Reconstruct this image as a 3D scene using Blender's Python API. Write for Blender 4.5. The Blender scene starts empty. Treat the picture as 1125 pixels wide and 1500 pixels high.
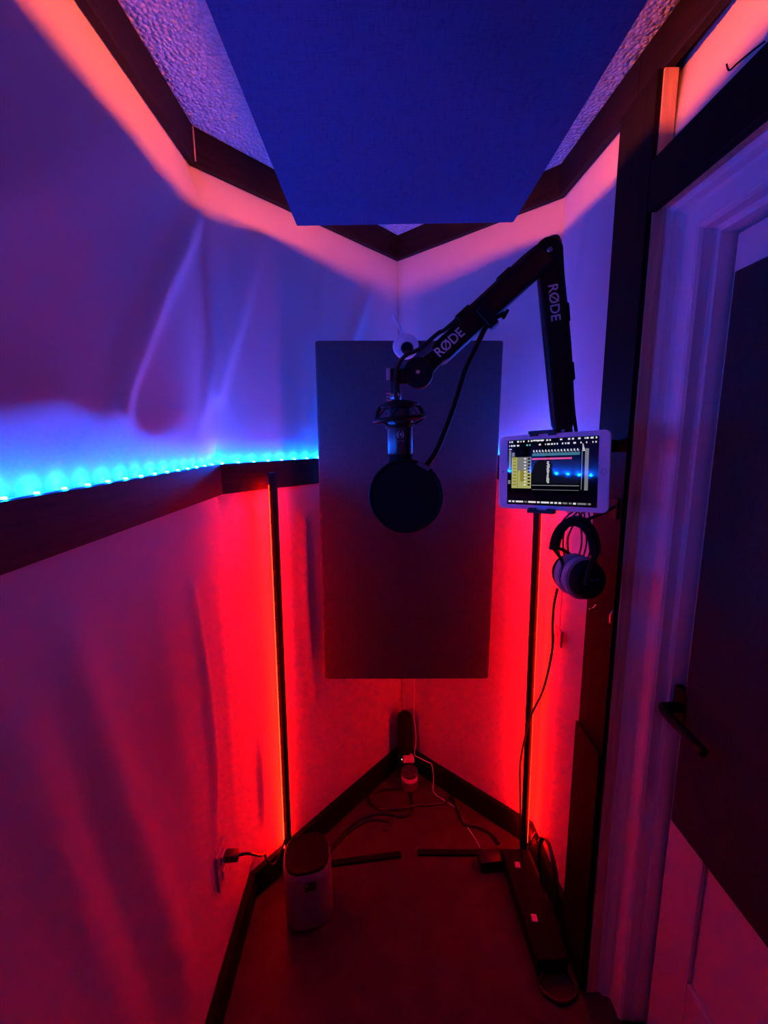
import bpy, bmesh, math, random
from mathutils import Vector, Matrix, Euler
random.seed(7)
S = bpy.context.scene
COL = S.collection
PI = math.pi

# ------------------------------------------------------------------ camera, world, exposure
CAM_Z = 1.6295
PITCH, ROLL = 0.174, 0.0166
cd = bpy.data.cameras.new('camera')
cd.sensor_fit = 'VERTICAL'
cd.sensor_height = 36.0
cd.lens = 36.0 * 621.66 / 1500.0
cd.clip_start = 0.01
cam = bpy.data.objects.new('camera', cd)
COL.objects.link(cam)
fwd = Vector((0, math.cos(PITCH), -math.sin(PITCH)))
up0 = Vector((0, math.sin(PITCH), math.cos(PITCH)))
rt0 = Vector((1, 0, 0))
cr, sr = math.cos(ROLL), math.sin(ROLL)
rt = rt0 * cr - up0 * sr
up = rt0 * sr + up0 * cr
M3 = Matrix((rt, up, -fwd)).transposed()
cam.matrix_world = Matrix.Translation((0, 0, CAM_Z)) @ M3.to_4x4()
S.camera = cam

w = bpy.data.worlds.new('world')
S.world = w
w.use_nodes = True
w.node_tree.nodes['Background'].inputs[0].default_value = (0.0, 0.0, 0.0, 1)
w.node_tree.nodes['Background'].inputs[1].default_value = 0.0

S.view_settings.view_transform = 'Standard'
S.view_settings.look = 'None'
S.view_settings.gamma = 1.0
S.view_settings.exposure = 0.0
S.view_settings.use_curve_mapping = False

# light levels of the booth's own LED strips
BLUE_TAPE = 18.0
BLUE_DIODE = 3500.0
RED_POLE = 132.0
ORANGE_TAPE = 165.0

# ------------------------------------------------------------------ helpers
def newmat(name, col, rough=0.6, metal=0.0, spec=0.5):
    m = bpy.data.materials.new(name)
    m.use_nodes = True
    b = m.node_tree.nodes['Principled BSDF']
    b.inputs['Base Color'].default_value = (*col, 1)
    b.inputs['Roughness'].default_value = rough
    b.inputs['Metallic'].default_value = metal
    b.inputs['Specular IOR Level'].default_value = spec
    return m

def noise_col(m, c1, c2, scale=(1, 1, 1), nscale=8.0, detail=4.0, lo=0.35, hi=0.65, bump=0.0, bdist=0.002):
    nt = m.node_tree
    b = nt.nodes['Principled BSDF']
    tc = nt.nodes.new('ShaderNodeTexCoord')
    mp = nt.nodes.new('ShaderNodeMapping')
    mp.inputs['Scale'].default_value = scale
    nz = nt.nodes.new('ShaderNodeTexNoise')
    nz.inputs['Scale'].default_value = nscale
    nz.inputs['Detail'].default_value = detail
    rp = nt.nodes.new('ShaderNodeValToRGB')
    rp.color_ramp.elements[0].position = lo
    rp.color_ramp.elements[1].position = hi
    rp.color_ramp.elements[0].color = (*c1, 1)
    rp.color_ramp.elements[1].color = (*c2, 1)
    nt.links.new(tc.outputs['Object'], mp.inputs['Vector'])
    nt.links.new(mp.outputs['Vector'], nz.inputs['Vector'])
    nt.links.new(nz.outputs['Fac'], rp.inputs['Fac'])
    nt.links.new(rp.outputs['Color'], b.inputs['Base Color'])
    if bump:
        bp = nt.nodes.new('ShaderNodeBump')
        bp.inputs['Strength'].default_value = bump
        bp.inputs['Distance'].default_value = bdist
        nt.links.new(nz.outputs['Fac'], bp.inputs['Height'])
        nt.links.new(bp.outputs['Normal'], b.inputs['Normal'])
    return m

def weave(m, freq=900.0, strength=0.35, dist=0.0006, extra=None, flat=False):
    nt = m.node_tree
    b = nt.nodes['Principled BSDF']
    tc = nt.nodes.new('ShaderNodeTexCoord')
    hs = []
    for sc in (((freq * .12, freq, freq), (freq, freq * .12, freq)) if flat else ((freq * .07, freq * .07, freq * 1.4), (freq, freq, freq * .10))):
        mp = nt.nodes.new('ShaderNodeMapping')
        mp.inputs['Scale'].default_value = sc
        nz = nt.nodes.new('ShaderNodeTexNoise')
        nz.inputs['Scale'].default_value = 1.0
        nz.inputs['Detail'].default_value = 2.0
        nt.links.new(tc.outputs['Object'], mp.inputs['Vector'])
        nt.links.new(mp.outputs['Vector'], nz.inputs['Vector'])
        hs.append(nz)
    ad = nt.nodes.new('ShaderNodeMath')
    ad.operation = 'ADD'
    nt.links.new(hs[0].outputs['Fac'], ad.inputs[0])
    nt.links.new(hs[1].outputs['Fac'], ad.inputs[1])
    bp = nt.nodes.new('ShaderNodeBump')
    bp.inputs['Strength'].default_value = strength
    bp.inputs['Distance'].default_value = dist
    nt.links.new(ad.outputs[0], bp.inputs['Height'])
    nt.links.new(bp.outputs['Normal'], b.inputs['Normal'])
    if extra:
        rp = nt.nodes.new('ShaderNodeValToRGB')
        rp.color_ramp.elements[0].position = .6
        rp.color_ramp.elements[1].position = 1.4
        rp.color_ramp.elements[0].color = (*extra[0], 1)
        rp.color_ramp.elements[1].color = (*extra[1], 1)
        hf = nt.nodes.new('ShaderNodeMath')
        hf.operation = 'MULTIPLY'
        hf.inputs[1].default_value = 1.0
        nt.links.new(ad.outputs[0], hf.inputs[0])
        nt.links.new(hf.outputs[0], rp.inputs['Fac'])
        nt.links.new(rp.outputs['Color'], b.inputs['Base Color'])
    return m

def emit(name, col, strength):
    m = bpy.data.materials.new(name)
    m.use_nodes = True
    nt = m.node_tree
    for n in list(nt.nodes):
        nt.nodes.remove(n)
    e = nt.nodes.new('ShaderNodeEmission')
    e.inputs[0].default_value = (*col, 1)
    e.inputs[1].default_value = strength
    o = nt.nodes.new('ShaderNodeOutputMaterial')
    nt.links.new(e.outputs[0], o.inputs[0])
    return m

def lit_glass(name, col, strength):
    m = newmat(name, (.002, .002, .002), .04, spec=.6)
    b = m.node_tree.nodes['Principled BSDF']
    b.inputs['Emission Color'].default_value = (*col, 1)
    b.inputs['Emission Strength'].default_value = strength
    return m

def obj(name, bm, mat, parent=None, smooth=False, **props):
    me = bpy.data.meshes.new(name)
    bmesh.ops.recalc_face_normals(bm, faces=bm.faces[:])
    bm.to_mesh(me)
    bm.free()
    for m in (mat if isinstance(mat, (list, tuple)) else [mat]):
        me.materials.append(m)
    if smooth:
        for p in me.polygons:
            p.use_smooth = True
        if smooth != 'all':
            try:
                me.set_sharp_from_angle(angle=math.radians(38))
            except Exception:
                pass
    o = bpy.data.objects.new(name, me)
    COL.objects.link(o)
    if parent is not None:
        o.parent = parent
        if parent.parent is None:
            o.matrix_parent_inverse = Matrix.Translation(-Vector(parent.location))
    for k, v in props.items():
        o[k] = v
    return o

def thing(name, label, cat, loc=(0, 0, 0), group=None):
    o = bpy.data.objects.new(name, None)
    o.empty_display_size = .05
    COL.objects.link(o)
    o.location = loc
    o['label'] = label
    o['category'] = cat
    if group:
        o['group'] = group
    return o

def tag(o, label, cat, group=None):
    o['label'] = label
    o['category'] = cat
    if group:
        o['group'] = group
    return o

def struct(name, bm, mat, **k):
    return obj(name, bm, mat, kind='structure', **k)

def B():
    return bmesh.new()

def quad(bm, vs, mi=0):
    f = bm.faces.new([bm.verts.new(v) for v in vs])
    f.material_index = mi
    return f

def box(bm, c, size, R=None, bev=0.0, seg=2, mi=0):
    g = bmesh.ops.create_cube(bm, size=1.0)
    vs = g['verts']
    for v in vs:
        v.co = Vector((v.co.x * size[0], v.co.y * size[1], v.co.z * size[2]))
    fs = list({f for v in vs for f in v.link_faces})
    if bev > 0:
        es = list({e for v in vs for e in v.link_edges})
        r = bmesh.ops.bevel(bm, geom=es, offset=bev, segments=seg, profile=.5, affect='EDGES')
        vs = list({v for f in r['faces'] for v in f.verts} | {v for v in vs if v.is_valid})
        fs = list({f for v in vs for f in v.link_faces})
    for v in vs:
        v.co = (R @ v.co if R else v.co) + Vector(c)
    for f in fs:
        f.material_index = mi
    return vs

def frame(d, upv=(0, 0, 1)):
    """rotation whose X runs along d"""
    x = Vector(d).normalized()
    u = Vector(upv)
    y = u.cross(x)
    if y.length < 1e-5:
        y = Vector((0, 1, 0)).cross(x)
    y.normalize()
    z = x.cross(y)
    return Matrix((x, y, z)).transposed()

def bar(bm, p0, p1, wy, wz, upv=(0, 0, 1), bev=0.0, seg=2, mi=0):
    p0, p1 = Vector(p0), Vector(p1)
    R = frame(p1 - p0, upv)
    return box(bm, (p0 + p1) / 2, ((p1 - p0).length, wy, wz), R, bev, seg, mi)

def catmull(pts, n=8):
    P = [Vector(p) for p in pts]
    out = []
    for i in range(len(P) - 1):
        a = P[max(i - 1, 0)]
        b, c = P[i], P[i + 1]
        d = P[min(i + 2, len(P) - 1)]
        for k in range(n):
            t = k / n
            out.append(.5 * ((2 * b) + (c - a) * t + (2 * a - 5 * b + 4 * c - d) * t * t + (3 * b - a - 3 * c + d) * t ** 3))
    out.append(P[-1])
    return out

def tube(bm, pts, r, n=8, smooth=True, k=8, caps=True, mi=0):
    P = catmull(pts, k) if smooth else [Vector(p) for p in pts]
    prev = None
    rings = []
    nrm = None
    for i, p in enumerate(P):
        t = (P[min(i + 1, len(P) - 1)] - P[max(i - 1, 0)])
        if t.length < 1e-9:
            t = Vector((0, 0, 1))
        t.normalize()
        if nrm is None:
            nrm = t.orthogonal().normalized()
        else:
            nrm = (nrm - t * nrm.dot(t))
            if nrm.length < 1e-6:
                nrm = t.orthogonal()
            nrm.normalize()
        bn = t.cross(nrm)
        rr = r[min(i * (len(r) - 1) // max(len(P) - 1, 1), len(r) - 1)] if isinstance(r, (list, tuple)) else r
        rings.append([bm.verts.new(p + (nrm * math.cos(2 * PI * j / n) + bn * math.sin(2 * PI * j / n)) * rr) for j in range(n)])
    for a, b in zip(rings, rings[1:]):
        for j in range(n):
            bm.faces.new((a[j], a[(j + 1) % n], b[(j + 1) % n], b[j])).material_index = mi
    if caps:
        bm.faces.new(rings[0][::-1]).material_index = mi
        bm.faces.new(rings[-1]).material_index = mi

def lathe(bm, prof, c=(0, 0, 0), R=None, n=32, mi=0, sx=1.0, sy=1.0, cap=True):
    """prof: list of (radius, height) along local Z"""
    rings = []
    for r, h in prof:
        ring = []
        for j in range(n):
            a = 2 * PI * j / n
            v = Vector((r * math.cos(a) * sx, r * math.sin(a) * sy, h))
            ring.append(bm.verts.new((R @ v if R else v) + Vector(c)))
        rings.append(ring)
    for a, b in zip(rings, rings[1:]):
        for j in range(n):
            bm.faces.new((a[j], a[(j + 1) % n], b[(j + 1) % n], b[j])).material_index = mi
    if cap:
        bm.faces.new(rings[0][::-1]).material_index = mi
        bm.faces.new(rings[-1]).material_index = mi

def superring(rx, ry, z, e=3.2, n=40):
    out = []
    for j in range(n):
        a = 2 * PI * j / n
        ca, sa = math.cos(a), math.sin(a)
        out.append(Vector((rx * math.copysign(abs(ca) ** (2 / e), ca), ry * math.copysign(abs(sa) ** (2 / e), sa), z)))
    return out

def loft(bm, rings, c=(0, 0, 0), R=None, cap=True, mi=0):
    rs = [[bm.verts.new((R @ v if R else v) + Vector(c)) for v in r] for r in rings]
    n = len(rs[0])
    for a, b in zip(rs, rs[1:]):
        for j in range(n):
            bm.faces.new((a[j], a[(j + 1) % n], b[(j + 1) % n], b[j])).material_index = mi
    if cap:
        bm.faces.new(rs[0][::-1]).material_index = mi
        bm.faces.new(rs[-1]).material_index = mi

def prism(bm, poly, z0, z1, mi=0):
    a = [bm.verts.new((x, y, z0)) for x, y in poly]
    b = [bm.verts.new((x, y, z1)) for x, y in poly]
    n = len(poly)
    for j in range(n):
        bm.faces.new((a[j], a[(j + 1) % n], b[(j + 1) % n], b[j])).material_index = mi
    bm.faces.new(a[::-1]).material_index = mi
    bm.faces.new(b).material_index = mi

def text_bm(body, size, c, R, extrude=0.0004, bold=0.0, align='CENTER'):
    cu = bpy.data.curves.new('lettering', 'FONT')
    cu.body = body
    cu.size = size
    cu.extrude = extrude
    cu.offset = bold
    cu.align_x = align
    cu.align_y = 'CENTER'
    t = bpy.data.objects.new('lettering', cu)
    COL.objects.link(t)
    dg = bpy.context.evaluated_depsgraph_get()
    me = bpy.data.meshes.new_from_object(t.evaluated_get(dg))
    bm = B()
    bm.from_mesh(me)
    bpy.data.objects.remove(t)
    bpy.data.curves.remove(cu)
    bpy.data.meshes.remove(me)
    for v in bm.verts:
        v.co = R @ v.co + Vector(c)
    return bm

# ------------------------------------------------------------------ materials
fabric_wall = weave(newmat('white wall cloth', (.48, .465, .465), .92, spec=.12), 700, .35, .0006)
ceiling_mat = newmat('textured ceiling paint', (.47, .50, .55), .26, spec=.8)
nt = ceiling_mat.node_tree
tc = nt.nodes.new('ShaderNodeTexCoord')
vz = nt.nodes.new('ShaderNodeTexNoise')
vz.inputs['Scale'].default_value = 60
vz.inputs['Detail'].default_value = 3
vz2 = nt.nodes.new('ShaderNodeTexVoronoi')
vz2.inputs['Scale'].default_value = 110
mx = nt.nodes.new('ShaderNodeMath')
mx.operation = 'SUBTRACT'
bp = nt.nodes.new('ShaderNodeBump')
bp.inputs['Strength'].default_value = 1.0
bp.inputs['Distance'].default_value = .012
nt.links.new(tc.outputs['Object'], vz.inputs['Vector'])
nt.links.new(tc.outputs['Object'], vz2.inputs['Vector'])
nt.links.new(vz.outputs['Fac'], mx.inputs[0])
nt.links.new(vz2.outputs['Distance'], mx.inputs[1])
nt.links.new(mx.outputs[0], bp.inputs['Height'])
nt.links.new(bp.outputs['Normal'], nt.nodes['Principled BSDF'].inputs['Normal'])

dark_wood = noise_col(newmat('dark stained wood', (.02, .01, .01), .6, spec=.15), (.006, .003, .003), (.018, .007, .007), (3, 3, 40), 3.0, 5.0, .35, .7, .15)
black_wood = noise_col(newmat('near black stained wood', (.01, .006, .006), .7, spec=.1), (.003, .002, .002), (.007, .004, .004), (25, 25, 2), 3.0, 5.0, .35, .7, .1)
raw_wood = noise_col(newmat('raw pine', (.45, .3, .22), .6), (.46, .28, .18), (.68, .46, .32), (30, 30, 2), 3.0, 5.0, .3, .7, .15)
white_paint = newmat('white gloss paint', (.78, .75, .78), .28, spec=.5)
door_paint = newmat('white door paint', (.66, .62, .64), .4)
floor_mat = noise_col(newmat('brown floor', (.16, .11, .10), .6, spec=.25), (.042, .026, .022), (.062, .040, .036), (1, 1, 1), 14.0, 6.0, .3, .7, .12)
navy_fabric = weave(newmat('navy acoustic fabric', (.04, .05, .13), .95, spec=.1), 420, .6, .0012, ((.028, .032, .10), (.05, .058, .145)), True)
charcoal_fabric = weave(newmat('charcoal acoustic fabric', (.05, .05, .06), .95, spec=.1), 420, .6, .0012, ((.045, .040, .050), (.070, .062, .075)))
door_fabric = weave(newmat('black acoustic fabric', (.03, .03, .035), .95, spec=.1), 420, .5, .0012, ((.02, .018, .022), (.04, .036, .042)))
black_plastic = newmat('black plastic', (.008, .008, .009), .38)
black_matte = newmat('matte black', (.006, .006, .007), .8, spec=.12)
black_metal = newmat('black metal', (.005, .005, .006), .5, spec=.18)
chrome = newmat('chrome', (.7, .7, .72), .22, 1.0)
white_plastic = newmat('white plastic', (.72, .70, .72), .4)
grey_pad = newmat('grey velour pad', (.38, .36, .38), .95)
white_print = newmat('white print', (.75, .73, .75), .5)
rubber = newmat('black rubber', (.007, .007, .007), .3)
white_cord_m = newmat('white cord', (.75, .70, .70), .5)
glass_black = newmat('black glass', (.004, .004, .005), .04, spec=.6)
blue_tape_e = emit('blue led light', (.001, .065, 1.0), BLUE_TAPE)
blue_diode_e = emit('blue diode light', (.001, .085, 1.0), BLUE_DIODE)
red_e = emit('red led light', (1.0, .0016, .0003), RED_POLE)
orange_e = emit('orange led light', (1.0, .11, .001), ORANGE_TAPE)
tape_white = newmat('white strip backing', (.6, .6, .62), .5)

# ------------------------------------------------------------------ shell
H = 2.44
A0 = Vector((-.463, -.70))
Lc = Vector((-.483, 1.268))
Bc = Vector((.075, 1.898))
Rc = Vector((.5555, 1.452))
Ec = Vector((.5735, 1.075))
Fc = Vector((.600, .52))
Gc = Vector((.600, -.70))
TH = .02

def offs(path, d):
    """offset polyline outward (to the left of the travel direction)"""
    out = []
    for i, p in enumerate(path):
        ns = []
        if i > 0:
            t = (path[i] - path[i - 1]).normalized()
            ns.append(Vector((-t.y, t.x)))
        if i < len(path) - 1:
            t = (path[i + 1] - path[i]).normalized()
            ns.append(Vector((-t.y, t.x)))
        if len(ns) == 1:
            out.append(p + ns[0] * d)
        else:
            m = (ns[0] + ns[1]).normalized()
            out.append(p + m * (d / max(m.dot(ns[0]), .2)))
    return out

def boards(path, z0, z1, names, mat, th=TH):
    o = offs(path, th)
    for i, nm in enumerate(names):
        if nm is None:
            continue
        bm = B()
        a, b, c, d = path[i], path[i + 1], o[i + 1], o[i]
        prism(bm, [tuple(a), tuple(b), tuple(c), tuple(d)], z0, z1)
        bmesh.ops.bevel(bm, geom=bm.edges[:], offset=.0012, segments=1, affect='EDGES')
        struct(nm, bm, mat)

full = [A0, Lc, Bc, Rc, Ec, Fc, Gc]
CT0 = H - .0887
boards(full, CT0, H, ['trim_1', 'trim_2', 'trim_3', 'trim_4', 'trim_5', 'trim_6'], dark_wood)
RT, RB = CAM_Z - .0715, CAM_Z - .1608
rail = [A0, Lc, Bc, Rc, Vector((.5705, 1.135))]
boards(rail, RB, RT, ['trim_7', 'trim_8', 'trim_9', 'trim_10'], dark_wood)
boards(rail, 0.0, .1022, ['baseboard_left', 'baseboard_back_left', 'baseboard_back_right', 'baseboard_right'], black_wood)
# raw edge showing at the left mitre of the ceiling trim
bm = B()
bar(bm, (Lc.x + .0012, Lc.y - .003, CT0 + .004), (Lc.x + .0012, Lc.y - .003, H - .004), .003, .003, (1, 0, 0))
struct('trim_11', bm, raw_wood)
# rear of the booth
bm = B(); box(bm, (.07, -.72, (RT + RB) / 2), (1.06, .02, RT - RB)); struct('trim_12', bm, dark_wood)
bm = B(); box(bm, (.07, -.72, H - .045), (1.06, .02, .089)); struct('trim_13', bm, dark_wood)

# floor and ceiling
bm = B()
box(bm, (.1, .6, -.02), (1.7, 3.0, .04))
struct('floor', bm, floor_mat)
bm = B()
box(bm, (.1, .6, H + .02), (1.7, 3.0, .04))
struct('ceiling', bm, ceiling_mat)

# ---- cloth walls with folds.  s runs along the wall (0 at the left corner), z up
def seg_d(px, pz, a, b):
    ax, az = a
    bx, bz = b
    dx, dz = bx - ax, bz - az
    t = max(0, min(1, ((px - ax) * dx + (pz - az) * dz) / (dx * dx + dz * dz)))
    qx, qz = ax + dx * t, az + dz * t
    side = (px - ax) * dz - (pz - az) * dx
    return math.hypot(px - qx, pz - qz), t, side

FOLDS = [
    # polyline (s, z), amplitude, width, upper wall
    ([(-.02, 2.22), (-.12, 2.10), (-.237, 1.972), (-.454, 1.70)], .021, .036),
    ([(-.80, 1.66), (-.60, 1.70), (-.48, 1.67), (-.34, 1.65), (-.20, 1.69)], .008, .045),
    ([(.195, 2.22), (.150, 2.09), (.104, 1.963), (.02, 1.76)], .019, .028),
    ([(.10, 2.16), (.045, 1.915), (-.06, 1.70)], .009, .026),
    ([(.690, 2.20), (.630, 2.09), (.58, 1.994), (.50, 1.76)], .019, .026),
    ([(.30, 2.20), (.25, 2.0), (.20, 1.70)], .007, .028),
    ([(.46, 2.22), (.42, 2.0), (.36, 1.68)], .008, .028),
    ([(-.30, 2.24), (-.62, 1.98), (-.95, 1.80)], .008, .060),
    ([(1.0, 2.2), (1.02, 2.0), (1.06, 1.7)], .008, .03),
    ([(1.42, 2.24), (1.36, 2.0), (1.30, 1.68)], .007, .03),
    ([(1.70, 2.25), (1.66, 2.0), (1.60, 1.66)], .006, .02),
    # lower wall
    ([(-.235, 1.25), (-.205, .95), (-.195, .70), (-.24, .50)], .013, .026),
    ([(-.66, 1.32), (-.615, 1.095), (-.565, .868), (-.49, .48), (-.46, .30)], .015, .048),
    ([(-.40, 1.34), (-.385, 1.0), (-.33, .6)], .005, .045),
    ([(-.77, 1.25), (-.74, 1.05), (-.68, .70), (-.64, .40)], .009, .040),
    ([(.32, 1.34), (.315, 1.0), (.33, .62)], .009, .018),
    ([(.085, .60), (.08, .42), (.07, .25)], .008, .014),
    ([(-.07, 1.2), (-.075, .7), (-.09, .3)], .005, .022),
    ([(.72, .7), (.74, .4), (.73, .2)], .004, .03),
    ([(1.05, 1.3), (1.06, .9), (1.05, .4)], .006, .025),
    ([(1.62, 1.4), (1.60, .9), (1.61, .4)], .005, .016),
]

def fold(s, z):
    h = 0.0
    for pl, amp, wd in FOLDS:
        best, tt = 9, 0
        n = len(pl) - 1
        for i in range(n):
            d, t, sd = seg_d(s, z, pl[i], pl[i + 1])
            if d < best:
                best, tt = d, (i + t) / n
        if best < wd * 3.5:
            h += amp * math.exp(-(best / wd) ** 2) * (.45 + .55 * math.sin(PI * min(1, tt * .85 + .12)))
    h += .0035 * math.sin(s * 9.1 + z * 3.3 + 1.0) * math.sin(z * 6.1 - s * 4.2) + .0035
    return h

def edge_fade(z):
    d = min(abs(z - CT0), abs(z - RT) if z > RT else 9, abs(z - RB) if z < RB else 9, abs(z - .1022) if z > .1022 else 0)
    if RB < z < RT or z > CT0 or z < .1022:
        return 0.0
    return min(1.0, d / .07) ** 1.3

wall_front = offs(full, TH + .002)
def wall_pt(i, t, z, s):
    p = wall_front[i].lerp(wall_front[i + 1], t)
    d = (wall_front[i + 1] - wall_front[i]).normalized()
    n = Vector((d.y, -d.x))          # into the room
    h = fold(s, z) * edge_fade(z)
    ln = (wall_front[i + 1] - wall_front[i]).length
    e = min(t, 1 - t) * ln
    if i == 0 or i == 1:
        dl = (1 - t) * ln if i == 0 else t * ln
        h += .0142 * max(0, 1 - dl / .08) ** 2 * edge_fade(z)
        o_ = (wall_front[2] - wall_front[1]).normalized() if i == 0 else (wall_front[1] - wall_front[0]).normalized()
        no = Vector((o_.y, -o_.x))
        k_ = max(0, 1 - dl / .08) * .5
        n = (n * (1 - k_) + no * k_).normalized()
        if i == 1:
            h *= min(1, (1 - t) * ln / .03)
    else:
        h *= min(1, e / .03)
    q = p + n * h
    return (q.x, q.y, z)

def cloth(name, i, t0, t1, z0, z1, step=.0115):
    a, b = wall_front[i], wall_front[i + 1]
    ln = (b - a).length
    s0 = {0: -ln, 1: 0.0, 2: (wall_front[2] - wall_front[1]).length}
    s0[3] = s0[2] + (wall_front[3] - wall_front[2]).length
    s0[4] = s0[3] + (wall_front[4] - wall_front[3]).length
    nx = max(2, int(ln * (t1 - t0) / step))
    nz = max(2, int((z1 - z0) / step))
    bm = B()
    g = []
    for k in range(nz + 1):
        z = z0 + (z1 - z0) * k / nz
        g.append([bm.verts.new(wall_pt(i, t0 + (t1 - t0) * j / nx, z, s0.get(i, 3) + ln * (t0 + (t1 - t0) * j / nx))) for j in range(nx + 1)])
    for k in range(nz):
        for j in range(nx):
            bm.faces.new((g[k][j], g[k][j + 1], g[k + 1][j + 1], g[k + 1][j]))
    # give the cloth a backing so the wall has thickness
    dirv = (b - a).normalized()
    n = Vector((-dirv.y, dirv.x, 0)) * .05
    back = [bm.verts.new(Vector((*wall_front[i].lerp(b, t), z)) + n) for t, z in ((t0, z0), (t1, z0), (t1, z1), (t0, z1))]
    bm.faces.new(back)
    return struct(name, bm, fabric_wall, smooth='all')

cloth('wall_left', 0, 0, 1, 0, H)
cloth('wall_back_left', 1, 0, 1, 0, H)
cloth('wall_back_right', 2, 0, 1, 0, H)
cloth('wall_right', 3, 0, 1.0, 0, H)
bm = B()
box(bm, (.648, -.36, H / 2), (.05, .72, H))
struct('wall_right_rear', bm, fabric_wall)
bm = B()
# cloth over the door (slightly bowed)
g = []
for k in range(13):
    z = 2.10 + (H - 2.10) * k / 12
    row = []
    for j in range(41):
        y = 1.03 - 1.03 * j / 40
        x = .607 + .012 * (1 - math.sin(PI * min(1, (z - 2.10) / .27))) - .004 * math.sin(y * 11)
        row.append(bm.verts.new((x, y, z)))
    g.append(row)
for k in range(12):
    for j in range(40):
        bm.faces.new((g[k][j], g[k][j + 1], g[k + 1][j + 1], g[k + 1][j]))
bk = [bm.verts.new((.68, y, z)) for y, z in ((1.03, 2.10), (0, 2.10), (0, H), (1.03, H))]
bm.faces.new(bk)
struct('wall_right_over_door', bm, fabric_wall, smooth='all')
bm = B()
box(bm, (.08, -.755, H / 2), (1.2, .05, H))
struct('wall_rear', bm, fabric_wall)

# ---- door wall: post, stud, header, casing, door
PX = .566
bm = B(); box(bm, (PX + .006, 1.0615, (CT0) / 2), (.012, .137, CT0), bev=.001, seg=1)
struct('trim_14', bm, black_wood)                                   # tall dark board beside the door
bm = B(); box(bm, (PX - .003, 1.066, .395), (.006, .140, .79), bev=.001, seg=1)
struct('trim_15', bm, black_wood)                                   # doubled lower half
bm = B(); box(bm, (.5925, 1.012, CT0 / 2), (.029, .044, CT0), bev=.001, seg=1)
struct('trim_16', bm, raw_wood)                                     # raw stud edge
bm = B(); box(bm, (PX + .010, .482, 2.1365), (.02, 1.018, .097), bev=.001, seg=1)
struct('trim_17', bm, black_wood)
bm = B(); box(bm, (.5925, .482, 2.112), (.029, 1.015, .040), bev=.001, seg=1)
struct('trim_19', bm, raw_wood)                                     # raw stud above the door
#                                   # header board

# casing profile in (x, offset from the jamb opening)
OP_Y, OP_Z = .928, 2.030
prof = [(.607, .064), (.611, .0635), (.616, .060), (.618, .055), (.634, .052), (.639, .046), (.640, .012), (.637, .009),
        (.640, .004), (.646, .0), (.668, .0), (.672, -.003), (.672, -.012), (.694, -.012), (.72, -.012), (.72, .064)]
bm = B()
rows = [[bm.verts.new((x, OP_Y + d, 0)) for x, d in prof],
        [bm.verts.new((x, OP_Y + d, OP_Z + d)) for x, d in prof],
        [bm.verts.new((x, .10 - d, OP_Z + d)) for x, d in prof],
        [bm.verts.new((x, .10 - d, 0)) for x, d in prof]]
for a, b in zip(rows, rows[1:]):
    for j in range(len(prof)):
        k = (j + 1) % len(prof)
        bm.faces.new((a[j], a[k], b[k], b[j]))
bm.faces.new(rows[0]); bm.faces.new(rows[3][::-1])
struct('trim_18', bm, white_paint)

door = bpy.data.objects.new('door_1', None)
COL.objects.link(door)
door.location = (.70, .51, 0)
door['kind'] = 'structure'
bm = B()
LY0, LY1, LZ0, LZ1 = .120, .909, .012, 2.011
# leaf with recessed panels: raised frame built from stiles and rails over a thinner core
box(bm, (.726, .5145, (LZ0 + LZ1) / 2), (.028, LY1 - LY0, LZ1 - LZ0))
obj('leaf', bm, door_paint, door)
def stile(y0, y1, z0, z1):
    bm = B(); box(bm, (.706, (y0 + y1) / 2, (z0 + z1) / 2), (.012, y1 - y0, z1 - z0), bev=.004, seg=2)
    return bm
obj('stile', stile(LY1 - .112, LY1, LZ0, LZ1), door_paint, door)
obj('stile', stile(LY0, LY0 + .112, LZ0, LZ1), door_paint, door)
obj('rail', stile(LY0 + .112, LY1 - .112, LZ0, LZ0 + .33), door_paint, door)
obj('rail', stile(LY0 + .112, LY1 - .112, .90, 1.06), door_paint, door)
obj('rail', stile(LY0 + .112, LY1 - .112, LZ1 - .12, LZ1), door_paint, door)
bm = B(); box(bm, (.69, .892, .995), (.02, .052, .10), bev=.006)
hnd = obj('handle', bm, black_metal, door)
bm = B()
lathe(bm, [(.012, 0), (.012, .055)], (.645, .892, 1.0), Matrix.Rotation(PI / 2, 3, 'Y'), 16)
tube(bm, [(.646, .896, 1.0), (.636, .875, 1.0), (.633, .82, .999), (.633, .752, .996)], [.011, .0105, .010, .010], 10)
obj('lever', bm, black_metal, hnd, smooth=True)

# ------------------------------------------------------------------ acoustic panels
def padded(bm, c, size, R=None, bev=.008):
    box(bm, c, size, R, bev, 3)

t = thing('acoustic_panel', 'tall dark acoustic panel hung across the back corner behind the microphone', 'acoustic panel', (.083, 1.50, .74))
Rt = Matrix.Rotation(math.radians(.85), 3, 'Y')
bm = B(); padded(bm, (.0825, 1.478, 1.3385), (.613, .055, 1.20), Rt)
obj('panel_front', bm, charcoal_fabric, t, smooth=True)
bm = B(); box(bm, (.0825, 1.517, 1.3385), (.56, .022, 1.14), Rt)
obj('panel_back', bm, black_matte, t)

t = thing('acoustic_panel', 'large navy acoustic panel hanging flat under the ceiling', 'acoustic panel', (.073, .72, 2.22))
bm = B(); padded(bm, (.073, .71, 2.245), (.612, 1.22, .05), bev=.004)
obj('panel_front', bm, navy_fabric, t, smooth=True)
for sx in (-.2, .34):
    for sy in (.25, 1.15):
        bm = B(); tube(bm, [(sx, sy, 2.262), (sx, sy, H)], .0015, 6, False)
        obj('hanging_wire', bm, black_metal, t)

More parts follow.
